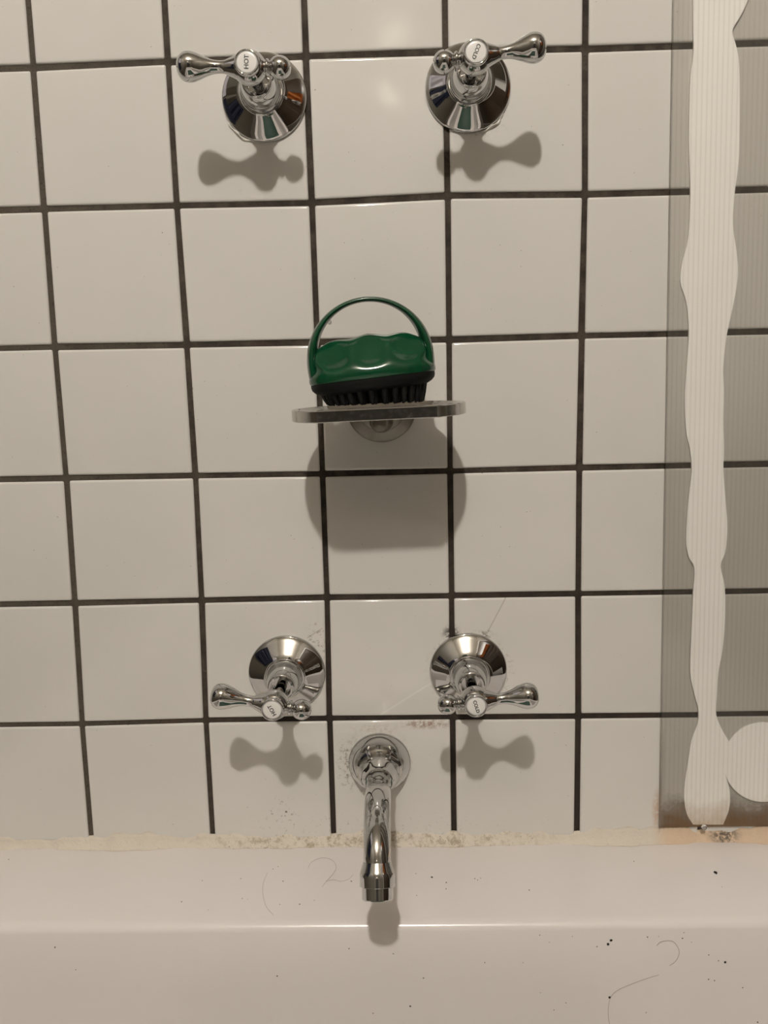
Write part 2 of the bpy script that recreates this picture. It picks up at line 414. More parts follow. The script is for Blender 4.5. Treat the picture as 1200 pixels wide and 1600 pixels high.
# sealant bead where the tiles meet the bath rim
RIM_Z = -0.6325
def bead():
    nx, V, Fc = 420, [], []
    prof = [(0.003, 0.0098), (-0.0005, 0.0086), (-0.0012, 0.0064), (-0.0024, 0.0040), (-0.0040, 0.0019), (-0.0056, 0.0003), (-0.0068, -0.0008), (0.003, -0.0008)]
    ph = [random.uniform(0, 6.28) for _ in range(8)]
    for i in range(nx+1):
        x = -0.18 + 0.86*i/nx
        w = sum(math.sin(x*f+p)*a for f, p, a in zip((31, 57, 95, 170, 260, 410), ph, (.16, .13, .11, .08, .07, .05)))
        h = (1 + 1.5*w)*(1 + 0.35*min(1, max(0, (x-0.465)/0.02))); d = 1 + 0.7*math.sin(x*43+ph[6])*0.2 + 0.6*w
        for k, (y, z) in enumerate(prof):
            inner = 0 < k < 7
            V.append((x, y*(d if inner and k > 1 else 1) + random.uniform(-.0002, .0002)*inner, RIM_Z + z*(h if inner else 1)))
    m = len(prof)
    for i in range(nx):
        for k in range(m): Fc.append((i*m+k, i*m+(k+1) % m, (i+1)*m+(k+1) % m, (i+1)*m+k))
    Fc.append(tuple(range(m))); Fc.append(tuple(nx*m+k for k in range(m)))
    tag(mesh_obj('trim_2', V, Fc, 'caulk'), 'uneven cream sealant bead with mould between tiles and bath rim', 'sealant', kind='structure')
bead()

# ------------------------------------------------------------------ bathtub
TUB_X = 0.25
def rrect(hw, y0, y1, rad, z, n=10):
    """loop, clockwise seen from above; y0 the wall end, y1 the far end"""
    pts = []
    for cx, cy, a0 in ((TUB_X+hw-rad, y0-rad, 0), (TUB_X-hw+rad, y0-rad, 90), (TUB_X-hw+rad, y1+rad, 180), (TUB_X+hw-rad, y1+rad, 270)):
        for k in range(n+1):
            a = math.radians(a0 + 90*k/n); pts.append((cx+rad*math.cos(a), cy+rad*math.sin(a), z))
    return pts
EDGE_Y = -0.0845                      # where the flat rim starts to roll over
RIM_FALL = 0.155                     # the rim falls gently towards the basin
EDGE_Z = RIM_Z + RIM_FALL*(EDGE_Y + 0.004)
def inner_y(z):                       # basin end wall, y as a function of z
    return EDGE_Y - 0.0085 - ((EDGE_Z-0.0088) - z)*0.0
def bathtub():
    L = [(0.43, -0.0008, -1.55, 0.02, Z_FLOOR+.001), (0.43, -0.0008, -1.55, 0.02, RIM_Z-.03), (0.43, -0.0008, -1.55, 0.02, RIM_Z-.005),
         (0.429, -0.0015, -1.549, 0.02, RIM_Z-.001), (0.426, -0.004, -1.546, 0.02, RIM_Z)]
    ey = -EDGE_Y; sx = 0.055
    L += [(0.43-sx, -ey, -1.55+ey, 0.05, EDGE_Z)]
    for k in range(1, 7):
        a = math.radians(90*k/7); d = 0.0085
        L.append((0.43-sx-d*math.sin(a), -ey-d*math.sin(a), -1.55+ey+d*math.sin(a), 0.05, EDGE_Z-.0088*(1-math.cos(a))))
    for z in (-0.70, -0.80, -0.92, -1.00):
        ins = -inner_y(z)
        L.append((0.43-sx-(ins-ey), -ins, -1.55+ins+(-0.70-z)*0.5, 0.06, z))
    for ins, z in ((0.155, -1.035), (0.18, -1.050), (0.22, -1.056)):
        L.append((0.43-ins, -ins, -1.55+ins+0.17, 0.06, z))
    V, Fc = [], []
    for l in L: V += rrect(*l)
    n = 44
    for i in range(len(L)-1):
        for k in range(n): Fc.append((i*n+k, i*n+(k+1) % n, (i+1)*n+(k+1) % n, (i+1)*n+k))
    Fc.append(tuple((len(L)-1)*n+k for k in range(n)))
    tag(mesh_obj('bathtub', V, Fc, 'enamel', None, True, 40), 'white enamel bathtub with flat rim under the spout', 'bathtub')
bathtub()
def on_bath(px, py):
    """the point of the rim or of the basin's end wall seen at a pixel, with its surface normal"""
    n = Vector((0, -RIM_FALL, 1)).normalized(); q0 = Vector((0, -0.004, RIM_Z)); d = sight(px, py)
    p = CAM_LOC + d*((q0 - CAM_LOC).dot(n)/d.dot(n))
    if p.y > EDGE_Y - 0.002: return p, n
    d = sight(px, py); lo, hi = 0.3, 1.2
    for _ in range(40):
        m = (lo+hi)/2; q = CAM_LOC + d*m
        if q.z > EDGE_Z-0.0088 or q.y < inner_y(q.z): lo = m
        else: hi = m
        if q.z < -1.0: hi = m
    q = CAM_LOC + d*lo
    return q, Vector((0, -1, 0.0)).normalized()

# ------------------------------------------------------------------ taps
def text_mesh(s, size):
    cu = bpy.data.curves.new('lettering', 'FONT'); cu.body = s; cu.size = size
    cu.align_x = 'CENTER'; cu.align_y = 'CENTER'; cu.extrude = 0.00008; cu.resolution_u = 6; cu.offset = 0.00006
    o = bpy.data.objects.new('lettering', cu); COL.objects.link(o)
    dg = bpy.context.evaluated_depsgraph_get(); me = bpy.data.meshes.new_from_object(o.evaluated_get(dg))
    bpy.data.objects.remove(o, do_unlink=True); return me
def make_tap(x, z, ext, side, tilt, word, text_angle, label, arm=0.0445, smear=None):
    """ext: how far the badge face stands off the wall; side -1: long lever to the left"""
    t = empty('tap', (x, 0, z), label, 'tap', 'chrome lever taps on the tiled wall')
    lathe_obj('flange', [(0.0318, -0.0004), (0.0318, -0.0004), (0.0320, 0.0012), (0.0314, 0.0026), (0.0306, 0.0030), (0.0306, 0.0030),
              (0.0166, 0.0128), (0.0166, 0.0128), (0.0158, 0.0138), (0.0150, 0.0140), (0.0150, 0.0140), (0.0100, 0.0140)], 'chrome', t, seg=96, sub=4, angle=25)
    bonnet = lathe_obj('bonnet', [(0.0148, 0.0130), (0.0148, 0.0130), (0.0146, 0.0150), (0.0142, 0.0165), (0.0142, 0.0165), (0.0138, 0.0220), (0.0126, 0.0285), (0.0108, 0.0330), (0.0104, 0.0336), (0.0104, 0.0336),
              (0.0108, 0.0346), (0.0106, 0.0362), (0.0098, 0.0368), (0.0098, 0.0368), (0.0084, 0.0368), (0.0084, 0.0368), (0.0074, 0.0285), (0.0074, 0.0285), (0.0020, 0.0285)], 'chrome', t, seg=72, sub=4, angle=30)
    lathe_obj('spindle', [(0.0044, 0.026), (0.0044, 0.026), (0.0044, ext-0.026), (0.0050, ext-0.023)], 'chrome', t, seg=32, sub=3)
    # hub: a barrel on the spindle carrying the badge
    hub = lathe_obj('handle', [(0.0040, -0.0250), (0.0040, -0.0250), (0.0062, -0.0245), (0.0070, -0.0230), (0.0070, -0.0205), (0.0080, -0.0180), (0.0104, -0.0150), (0.0116, -0.0118),
              (0.0110, -0.0080), (0.0094, -0.0052), (0.0084, -0.0042), (0.0084, -0.0042), (0.0086, -0.0036), (0.0087, -0.0008), (0.0083, 0.0004), (0.0076, 0.0006), (0.0071, 0.0000), (0.0071, 0.0000), (0.0070, -0.0012), (0.0020, -0.0012)],
              'chrome', t, seg=64, sub=4, angle=35)
    hub.location = (0, -ext, 0); hub.rotation_euler = (0, 0, 0)
    ca, sa = math.cos(math.radians(tilt)), math.sin(math.radians(tilt))
    ax = Vector((side*ca, 0.0, sa)); o = Vector((0, 0.0100, 0))
    k = arm/0.0445
    lathe_obj('lever', [(0.0088, 0.0040), (0.0080, 0.0080), (0.0066, 0.0112), (0.0051, 0.0148), (0.0043, 0.0190*k), (0.0041, 0.0230*k), (0.0046, 0.0275*k), (0.0060, 0.0325*k), (0.0080, 0.0375*k),
              (0.0094, 0.0420*k), (0.0098, 0.0455*k), (0.0092, 0.0490*k), (0.0075, 0.0520*k), (0.0045, 0.0540*k), (0.0, 0.0546*k)], 'chrome', hub, axis=ax, origin=o, seg=48)
    lathe_obj('finial', [(0.0070, 0.0060), (0.0056, 0.0092), (0.0044, 0.0108), (0.0044, 0.0112), (0.0044, 0.0112), (0.0054, 0.0118), (0.0054, 0.0130), (0.0042, 0.0137), (0.0040, 0.0140), (0.0040, 0.0140), (0.0058, 0.0158), (0.0072, 0.0182), (0.0076, 0.0210),
              (0.0070, 0.0240), (0.0050, 0.0268), (0.0025, 0.0281), (0.0, 0.0284)], 'chrome', hub, axis=-ax, origin=o, seg=48)
    lathe_obj('badge', [(0.00695, -0.0014), (0.00695, -0.0014), (0.0068, -0.0001), (0.0050, 0.0003), (0.0, 0.0005)], 'badge_white', hub, seg=48)
    me = text_mesh(word, 0.0036 if word == 'COLD' else 0.0042)
    lt = link('lettering', me, 'letter_ink', hub, False); tag(lt, 'black %s lettering on the badge' % word)
    lt.matrix_local = Matrix.Translation((0, -0.00055, 0)) @ Matrix.Rotation(math.radians(-text_angle), 4, 'Y') @ Matrix.Rotation(math.radians(90), 4, 'X')
    if smear:                                                       # clear sealant squeezed out under the flange
        a0, a1 = smear; V = []; rad = []
        for q in range(41):
            a = math.radians(a0 + (a1-a0)*q/40); f = math.sin(PI*q/40)**0.5
            rr = 0.0322 + 0.0016*f*(0.6 + 0.4*math.sin(q*0.3))
            V.append((rr*math.cos(a), -0.0002, rr*math.sin(a))); rad.append(((0.0002+0.0012*f*(0.7+0.3*math.sin(q*0.5))), (0.0003+0.0022*f*(0.7+0.3*math.sin(q*0.35+1)))))
        V, Fc = tube(V, rad, 12); tag(mesh_obj('sealant_smear', V, Fc, 'silicone', t, True, 60), 'glossy smear of clear sealant under the flange')
    return t
make_tap(0.1750, -0.0274, 0.0749, -1, 2.2, 'HOT', 86, 'upper chrome tap on the left, badge reading HOT, lever pointing left', 0.0402, (-150, -105))
make_tap(0.3279, -0.0252, 0.0738, 1, 6.8, 'COLD', -113, 'upper chrome tap on the right, badge reading COLD, lever pointing right', 0.0392, (-75, -35))
make_tap(0.1738, -0.4783, 0.0829, -1, 10.7, 'HOT', 118, 'lower chrome HOT tap beside the spout, lever pointing left', 0.0392)
make_tap(0.3245, -0.4787, 0.0802, 1, 5.6, 'COLD', -74, 'lower chrome COLD tap beside the spout, lever pointing right', 0.0388)

# ------------------------------------------------------------------ spout
def spout():
    x, z = 0.2491, -0.5590
    t = empty('bath_spout', (x, 0, z), 'curved chrome bath spout on a round wall flange above the rim', 'spout', rot=(0, 0, math.radians(0.7)))
    lathe_obj('flange', [(0.0262, -0.0004), (0.0262, -0.0004), (0.0264, 0.0012), (0.0258, 0.0024), (0.0257, 0.0024), (0.0244, 0.0056), (0.0226, 0.0095), (0.0206, 0.0130), (0.0188, 0.0156), (0.0188, 0.0156),
              (0.0166, 0.0180), (0.0138, 0.0225), (0.0116, 0.0300), (0.0108, 0.0350)], 'chrome', t, seg=96, sub=5, angle=30)
    lathe_obj('neck_ring', [(0.0090, 0.0340), (0.0108, 0.0340), (0.0108, 0.0340), (0.0117, 0.0352), (0.0117, 0.0368), (0.0108, 0.0380), (0.0108, 0.0380), (0.0090, 0.0380)], 'chrome', t, seg=64, sub=4, angle=35)
    path = [(0, -0.026, 0), (0, -0.040, 0.0003), (0, -0.056, 0.0030), (0, -0.072, 0.0066), (0, -0.088, 0.0092), (0, -0.103, 0.0092), (0, -0.117, 0.0060), (0, -0.1275, 0.0000), (0, -0.1345, -0.0080), (0, -0.1380, -0.0160)]
    pp = catmull(path, 6)
    V, Fc = tube(pp, [0.0101 - 0.0006*i/(len(pp)-1) for i in range(len(pp))], 56)
    mesh_obj('tube', V, Fc, 'chrome', t, True, 40)
    ax = Vector((0, -0.42, -0.91)).normalized(); o = Vector((0, -0.1362, -0.0105))
    lathe_obj('collar', [(0.0090, -0.0010), (0.0098, -0.0010), (0.0098, -0.0010), (0.0104, 0.0010), (0.0104, 0.0010), (0.0122, 0.0065), (0.0122, 0.0065), (0.0122, 0.0145), (0.0122, 0.0145), (0.0112, 0.0150), (0.0112, 0.0150), (0.0090, 0.0150)],
              'chrome', t, axis=ax, origin=o, seg=64, sub=3, angle=20)
    lathe_obj('outlet', [(0.0100, 0.0140), (0.0108, 0.0140), (0.0108, 0.0140), (0.0108, 0.0225), (0.0108, 0.0225), (0.0102, 0.0232), (0.0094, 0.0232), (0.0094, 0.0232), (0.0094, 0.0180), (0.0094, 0.0180), (0.0, 0.0180)],
              'chrome', t, axis=ax, origin=o, seg=64, sub=3, angle=30)
spout()

# ------------------------------------------------------------------ soap dish
DISH = Vector((0.2575, 0, -0.2607))
def soap_dish():
    t = empty('soap_dish', tuple(DISH), 'tarnished chrome soap dish with clipped rounded ends holding the green brush', 'soap dish')
    lathe_obj('flange', [(0.0275, -0.0004), (0.0275, -0.0004), (0.0277, 0.0015), (0.0270, 0.0028), (0.0255, 0.0034), (0.0200, 0.0048), (0.0190, 0.0052), (0.0190, 0.0052), (0.0182, 0.0066), (0.0150, 0.0078), (0.0120, 0.0084), (0.0105, 0.0086), (0.0105, 0.0086), (0.0105, 0.0100)],
              'grey_metal', t, seg=80, sub=4, angle=35)
    V, Fc = lathe(smooth_profile([(0.0100, 0.004), (0.0090, 0.012), (0.0075, 0.016), (0.0060, 0.030), (0.0060, 0.062), (0.0045, 0.066), (0.0, 0.067)], 4), seg=40, origin=(0, 0, -0.0100))
    mesh_obj('arm', V, Fc, 'grey_metal', t, True, 40)
    # plate outline: straight front and back edges, bowed ends
    out = []
    hw, he, d0, d1 = 0.0400, 0.0620, -0.0220, -0.1140
    ym = (d0+d1)/2; hd = (d0-d1)/2
    n = 22
    bow = he - hw; rad = (hd*hd + bow*bow)/(2*bow); half = math.asin(hd/rad)
    def end(sgn):
        pts = []
        for k in range(n+1):
            a = -half + 2*half*k/n
            pts.append((sgn*(he - rad + rad*math.cos(a)), ym + rad*math.sin(a)))
        return pts
    right = end(1); left = end(-1)[::-1]
    loop = right + left                                            # front right -> back right -> back left -> front left
    cen = Vector((0, ym))
    def scale(inset):
        res = []
        m = len(loop)
        for i in range(m):
            p = Vector(loop[i]); a = Vector(loop[i-1]); b = Vector(loop[(i+1) % m])
            tn = (b-a).normalized(); nr = Vector((tn.y, -tn.x))
            res.append(p - nr*inset)
        return res
    th = 0.0082
    rings = [(0.0060, -0.0), (0.0004, 0.0), (0.0, 0.0005), (0.0, th-0.0008), (0.0007, th), (0.0040, th), (0.0050, th-0.0012), (0.0060, th-0.0022)]
    V, Fc = [], []; m = len(loop)
    for ins, z in rings:
        for q in scale(ins): V.append((q.x, q.y, z))
    for k in range(len(rings)-1):
        for i in range(m): Fc.append((k*m+i, k*m+(i+1) % m, (k+1)*m+(i+1) % m, (k+1)*m+i))
    Fc.append(tuple(range(m))); Fc.append(tuple((len(rings)-1)*m+i for i in range(m)))
    pl = mesh_obj('plate', V, Fc, 'dull_chrome', t, True, 30)
    pl.location = (0, 0, -0.0041)
    pl.rotation_euler = (math.radians(0.3), math.radians(-1.5), 0)   # sags forward, leans a little
soap_dish()

# ------------------------------------------------------------------ brush on the dish
def brush():
    t = empty('scalp_brush', (0.2555, -0.068, -0.2563), 'green plastic oval brush with loop handle and black bristles on the soap dish', 'brush', rot=(0, math.radians(-5.6), math.radians(3)))
    mm = 0.001
    zb = 18.5                                                     # underside of the green shell, mm above the dish
    prof = [(0, 44.0, 27.0), (1.2, 45.0, 28.0), (5, 45.2, 28.4), (9, 44.4, 27.4), (14, 43.0, 24.8), (19, 41.6, 21.5), (23, 39.5, 18.0), (26, 36.0, 14.0), (28.3, 29.0, 10.0), (29.4, 17.0, 5.5), (29.8, 0.5, 0.3)]
    rows = []
    for i in range(len(prof)-1):
        for k in range(5):
            u = k/5; p0, p1, p2, p3 = prof[max(i-1, 0)], prof[i], prof[i+1], prof[min(i+2, len(prof)-1)]
            rows.append(tuple(0.5*((2*b)+(c-a)*u+(2*a-5*b+4*c-d)*u*u+(3*b-a-3*c+d)*u**3) for a, b, c, d in zip(p0, p1, p2, p3)))
    rows.append(prof[-1]); seg = 128; V, Fc = [], []
    for z, a, b in rows:
        a, b = max(a, 0.3), max(b, 0.2)
        for k in range(seg):
            th = 2*PI*k/seg; c, s = math.cos(th), math.sin(th)
            x = a*math.copysign(abs(c)**0.85, c); y = b*math.copysign(abs(s)**0.85, s); zz = z
            # three finger scoops on each long face, and a pinch at each end
            for fx in (-25.5, 0.0, 25.5):
                q = ((x-fx)/12.0)**2 + ((z-19.5)/10.0)**2
                g = math.exp(-q*q*1.3) * min(1, abs(s)*1.8)
                y -= math.copysign(4.3*g, s)
            g = math.exp(-((z-10)/4.0)**2) * max(0, abs(c)-0.6)/0.4
            x -= math.copysign(2.6*g, c)
            top = max(0, (z-22)/8.0)
            zz += top*(0.9*math.cos(x*2*PI/25.5) + 0.8 - 0.0016*x*x)                    # wavy crest
            V.append((x*mm, y*mm, (zz+zb)*mm))
    for i in range(len(rows)-1):
        for k in range(seg): Fc.append((i*seg+k, i*seg+(k+1) % seg, (i+1)*seg+(k+1) % seg, (i+1)*seg+k))
    Fc.append(tuple(range(seg))); Fc.append(tuple((len(rows)-1)*seg+k for k in range(seg)))
    mesh_obj('body', V, Fc, 'green', t, True, 60)
    # loop handle
    path, rad = [], []
    for k in range(61):
        a = math.radians(-8 + 196*k/60)
        x = 41.3*math.cos(a); z = 11 + 44.0*math.copysign(abs(math.sin(a))**0.92, math.sin(a))
        w = abs(math.cos(a))**3
        path.append((x*mm, 0, (z+zb)*mm)); rad.append(((5.2+6.5*w)*mm, (1.85+2.0*w)*mm))
    V, Fc = [], []
    sg = 28
    for i, (p, (dy, dr)) in enumerate(zip(path, rad)):
        q0, q1 = Vector(path[max(i-1, 0)]), Vector(path[min(i+1, 60)])
        T = (q1-q0).normalized(); N = Vector((T.z, 0, -T.x))
        for k in range(sg):
            a = 2*PI*k/sg; V.append(Vector(p) + N*math.cos(a)*dr + Vector((0, 1, 0))*math.sin(a)*dy)
    for i in range(60):
        for k in range(sg): Fc.append((i*sg+k, i*sg+(k+1) % sg, (i+1)*sg+(k+1) % sg, (i+1)*sg+k))
    Fc.append(tuple(range(sg))); Fc.append(tuple(60*sg+k for k in range(sg)))
    mesh_obj('loop_handle', V, Fc, 'green', t, True, 60)
    # black bristle pad
    V, Fc = [], []
    rings = [(0.90, zb+0.5), (1.0, zb+0.2), (1.0, zb-2.0), (0.985, zb-4.0), (0.94, zb-6.0), (0.87, zb-7.6), (0.80, zb-8.2)]
    for sc_, z in rings:
        for k in range(96):
            th = 2*PI*k/96; c, s = math.cos(th), math.sin(th)
            V.append((44.2*sc_*math.copysign(abs(c)**0.85, c)*mm, 27.2*sc_*math.copysign(abs(s)**0.85, s)*mm, z*mm))
    for i in range(len(rings)-1):
        for k in range(96): Fc.append((i*96+k, i*96+(k+1) % 96, (i+1)*96+(k+1) % 96, (i+1)*96+k))
    Fc.append(tuple(range(96))); Fc.append(tuple((len(rings)-1)*96+k for k in range(96)))
    tag(mesh_obj('bristle_pad', V, Fc, 'black_plastic', t, True, 50), 'black rubber pad under the green shell')
    # tapered pins
    V, Fc = [], []
    def pin(x, y):
        tilt = math.sin(math.radians(5.0)); b = len(V)
        zt, z0 = zb-7.4, 0.5 - x*0.072
        for q, (z, r) in enumerate(((zt, 2.7), ((zt+z0)/2, 2.2), (z0+0.8, 1.4), (z0, 0.7))):
            f = 1 - 0.03*q
            for k in range(8):
                a = 2*PI*k/8; V.append(((x*f+r*math.cos(a))*mm, (y*f+r*math.sin(a))*mm, z*mm))
        for q in range(3):
            for k in range(8): Fc.append((b+q*8+k, b+q*8+(k+1) % 8, b+q*8+8+(k+1) % 8, b+q*8+8+k))
        Fc.append(tuple(b+k for k in range(8))); Fc.append(tuple(b+24+k for k in range(8)))
    for rx, ry, nn in ((35.5, 21, 30), (28, 15.5, 23), (19, 9.5, 15), (8, 3.5, 6)):
        for k in range(nn):
            a = 2*PI*(k+0.25)/nn; pin(rx*math.copysign(abs(math.cos(a))**0.9, math.cos(a)), ry*math.copysign(abs(math.sin(a))**0.9, math.sin(a)))
    tag(mesh_obj('bristles', V, Fc, 'black_plastic', t, True, 60), 'black tapered rubber bristles', kind='stuff')
brush()

# ------------------------------------------------------------------ fluted plastic sheet glued to the wall
def sheet():
    Z0, Z1, XR = -0.6195, 0.62, 0.98
    xl = lambda z: 0.4774 - (z-0.031)*0.0108                        # its left edge leans slightly
    t = empty('plastic_sheet', (0.7, 0, Z0), 'clear fluted plastic sheet glued over the tiles at the right', 'plastic sheet')
    off = Vector((0.7, 0, Z0))
    def slab(name, y0, y1, mat, x_in=0.0):
        vs = []
        for y in (y0, y1):
            for x, z in ((xl(Z0)+x_in, Z0), (XR, Z0), (XR, Z1), (xl(Z1)+x_in, Z1)): vs.append(Vector((x, y, z)) - off)
        return mesh_obj(name, vs, [(0, 1, 2, 3), (4, 5, 6, 7), (0, 1, 5, 4), (1, 2, 6, 5), (2, 3, 7, 6), (3, 0, 4, 7)], mat, t, False)
    # outer faces only one surface deep so that each skin filters the light once
    def skin(name, y, mat):
        vs = [Vector((x, y, z)) - off for x, z in ((xl(Z0), Z0), (XR, Z0), (XR, Z1), (xl(Z1), Z1))]
        o = mesh_obj(name, vs, [(0, 1, 2, 3)], mat, t, False); return o
    skin('front_skin', -0.0052, 'clear_skin')
    skin('back_skin', -0.0021, 'gap_tint_skin')
    # upright webs between the skins, too fine to pick apart
    V, Fc = [], []
    x = 0.0
    while xl(Z0) + x < XR - 0.002:
        xa0, xa1 = xl(Z0)+x, xl(Z1)+x; w = 0.00048
        b = len(V)
        for y in (-0.0051, -0.0028):
            for xx, z in ((xa0, Z0), (xa0+w, Z0), (xa1+w, Z1), (xa1, Z1)): V.append(Vector((xx, y, z)) - off)
        Fc += [(b, b+1, b+2, b+3), (b, b+4, b+5, b+1), (b+1, b+5, b+6, b+2), (b+3, b+2, b+6, b+7), (b, b+3, b+7, b+4), (b+4, b+7, b+6, b+5)]
        x += 0.0037
    tag(mesh_obj('flute_webs', V, Fc, 'web', t, False), 'fine upright flutes inside the plastic sheet', kind='stuff')
    # end wall along the left edge
    vs = []
    for xo in (0.0, 0.0006):
        for y, z, xz in ((-0.0052, Z0, xl(Z0)), (-0.0021, Z0, xl(Z0)), (-0.0021, Z1, xl(Z1)), (-0.0052, Z1, xl(Z1))): vs.append(Vector((xz+xo, y, z)) - off)
    mesh_obj('edge_wall', vs, [(0, 1, 2, 3), (4, 5, 6, 7), (0, 1, 5, 4), (1, 2, 6, 5), (2, 3, 7, 6), (3, 0, 4, 7)], 'clear_skin', t, False)
    # adhesive squeezed out into a wavy strip, its outline measured on the wall
    k = 2.2857
    L1 = [(190,0),(192,180),(180,280),(175,500),(180,690),(172,850),(150,940),(145,1010),(165,1075),(175,1180),(168,1300),(160,1420),(165,1540)]
    L2 = [(178,0),(185,80),(172,200),(165,330),(175,390),(195,430),(190,520),(185,640),(180,800),(195,880),(209,935),(206,985),(185,1040),(172,1120),(158,1220),(165,1300),(190,1345)]
    R1 = [(385,0),(357,60),(330,110),(345,170),(355,250),(355,500),(350,600),(338,690),(332,800),(345,900),(350,980),(335,1080),(315,1170),(305,1230),(297,1320),(300,1400),(298,1500)]
    R2 = [(300,0),(298,80),(305,180),(312,280),(305,370),(288,420),(303,500),(303,620),(295,720),(280,800),(275,880),(272,950),(290,1000),(318,1048)]
    circ = []
    for deg in range(211, 526, 12):
        a = math.radians(deg); circ.append((440+142*math.cos(a), 1122+142*math.sin(a)))
    R3 = [(302,1158),(312,1190),(321,1235),(318,1290),(297,1345)]
    def W(p, dy): q = on_wall(1000+p[0]/k, dy+p[1]/k, -0.0026); return (q.x, q.z)
    left = [W(p, 0) for p in L1] + [W(p, 700) for p in L2]
    right = [W(p, 0) for p in R1] + [W(p, 700) for p in R2] + [W(p, 700) for p in circ] + [W(p, 700) for p in R3]
    # the strip runs on above the picture
    up = [(left[0][0]-0.004, 0.20), (left[0][0]+0.006, 0.34), (left[0][0]-0.002, 0.48), (left[0][0]+0.012, 0.60)]
    upr = [(right[0][0]+0.007, 0.055), (right[0][0]+0.008, 0.11), (right[0][0]-0.006, 0.20), (right[0][0], 0.36), (right[0][0]-0.010, 0.48), (right[0][0]-0.022, 0.60)]
    def smooth(ps): return [(v.x, v.z) for v in catmull([(a, 0, b) for a, b in ps], 4)]
    outline = smooth(upr[::-1] + right) + smooth((up[::-1] + left)[::-1])
    bm = bmesh.new()
    f = [bm.verts.new(Vector((x, -0.0026, z)) - off) for x, z in outline]
    face = bm.faces.new(f)
    ex = bmesh.ops.extrude_face_region(bm, geom=[face])
    for v in ex['geom']:
        if isinstance(v, bmesh.types.BMVert): v.co.y = -0.0004
    bmesh.ops.triangulate(bm, faces=[fc for fc in bm.faces if len(fc.verts) > 4])
    tag(bm_obj('adhesive', bm, 'adhesive', t, False), 'wavy white strip of squeezed adhesive with a round dab')
sheet()
def droplet(px, py, r, label, y=-0.0055):
    p = on_wall(px, py, y)
    bm = bmesh.new(); bmesh.ops.create_uvsphere(bm, u_segments=24, v_segments=16, radius=r)
    for v in bm.verts: v.co.y *= 0.55; v.co.z = v.co.z*1.15 if v.co.z > 0 else v.co.z
    o = bm_obj('water_drop', bm, 'water'); o.location = (p.x, p.y, p.z)
    tag(o, label, 'water drop')
droplet(1100, 1293, 0.0024, 'clear water drop hanging from the bottom edge of the plastic sheet', -0.0066)
droplet(515, 503, 0.0014, 'tiny water drop on the tile seen through the brush loop', -0.0006)

# ------------------------------------------------------------------ hairs and crumbs lying on the bath
def hair(pts, label, r=0.00008):
    W = []
    for px, py in pts:
        p, n = on_bath(px, py); W.append(p + n*0.0004)
    pp = catmull(W, 6); V, Fc = tube(pp, r, 6)
    tag(mesh_obj('hair_strand', V, Fc, 'hair'), label, 'hair', 'loose hairs on the bath')
z3 = lambda L: [(350+x/3, 1250+y/3) for x, y in L]
z24 = lambda L: [(700+x/2.4, 1250+y/2.4) for x, y in L]
hair(z3([(395,320),(412,292),(460,273),(508,284),(526,318),(508,352),(482,380),(460,410)]), 'fine brown hair in a hook shape on the rim left of the spout')
hair(z3([(478,382),(515,376),(550,383),(585,372),(605,352)]), 'short fine hair on the rim touching the spout collar')
hair(z3([(205,340),(185,390),(182,440),(198,500),(232,540)]), 'long faint hair arc on the rim below the hot tap')
hair(z24([(782,545),(800,530),(840,528),(862,552),(866,578),(852,604),(830,620)]), 'curled hair on the basin wall below the plastic sheet', 0.00012)
hair(z24([(790,655),(745,668),(690,688),(640,710),(612,735),(601,775),(602,820),(610,860)]), 'long hair trailing down the basin wall at the right', 0.0001)

def crumb_mesh(bm, p, n, size, squash=0.5):
    q = bmesh.ops.create_icosphere(bm, subdivisions=1, radius=size)
    rot = Matrix.Rotation(random.uniform(0, 6), 3, n)
    sc = (random.uniform(.7, 1.3), random.uniform(.5, 1.0))
    for v in q['verts']:
        c = v.co * random.uniform(0.75, 1.2); c.x *= sc[0]; c.y *= sc[1]
        d = c.dot(n); c = c - n*d*(1-squash)
        v.co = p + rot @ c + n*size*0.25
def crumb(px, py, size, label, mat='crumb'):
    p, n = on_bath(px, py); bm = bmesh.new(); crumb_mesh(bm, p, n, size)
    tag(bm_obj('dirt_crumb', bm, mat, None, False), label, 'crumb', 'dirt crumbs on the bath')
crumb(1118, 1364, 0.0016, 'largest black crumb on the rim below the plastic sheet')
crumb(955, 1469, 0.0011, 'black crumb on the basin wall, upper of a close pair')
crumb(950, 1475, 0.0012, 'black crumb on the basin wall, lower of a close pair')
crumb(675, 1371, 0.0011, 'black crumb on the rim right of the spout tip')
crumb(952.5, 1558, 0.0010, 'dark crumb caught on the long hair')
crumb(1133, 1503, 0.0011, 'thin dark flake on the basin wall at the far right')
crumb(827, 1391, 0.0006, 'small dark crumb on the rim right of the tip shadow')
crumb(386, 1441, 0.0009, 'dark crumb on the rolled rim edge left of the spout')
crumb(623, 1447, 0.0008, 'dark crumb at the edge of the spout tip shadow')
crumb(641, 1572, 0.0008, 'dark crumb low on the basin wall under the spout')
bm = bmesh.new()
small = [(443,1377),(386,1405),(438,1413),(469,1413),(492,1407),(424,1455),(424,1460),(549,1377),(652,1399),(582,1583),(1072,1451),(1068,1457),(1066,1466),(1085,1447),(942,1436),(838,1445),(858,1472),(843,1461),
 (742,1373),(750,1372),(757,1504),(845,1551),(884,1567),(866,1578),(932,1479),(1108,1492),(1122,1501),(1117,1532),(1011,1464),(1080,1472),(1125,1443),(1154,1443),(1129,1386),(990,1346),(376,1373),(378,1404),(391,1447),(14,1343),(325,1422),
 (283,1409),(316,1376),(427,1358),(434,1354),(650,1365),(697,1379),(697,1389),(610,1368),(545,1482),(614,1490),(661,1528),(746,1375),(818,1504),(895,1463),(1030,1463),(1108,1530),(1160,1543),(1184,1597),(1010,1582),(434,1525),(85,1480),(118,1515)]
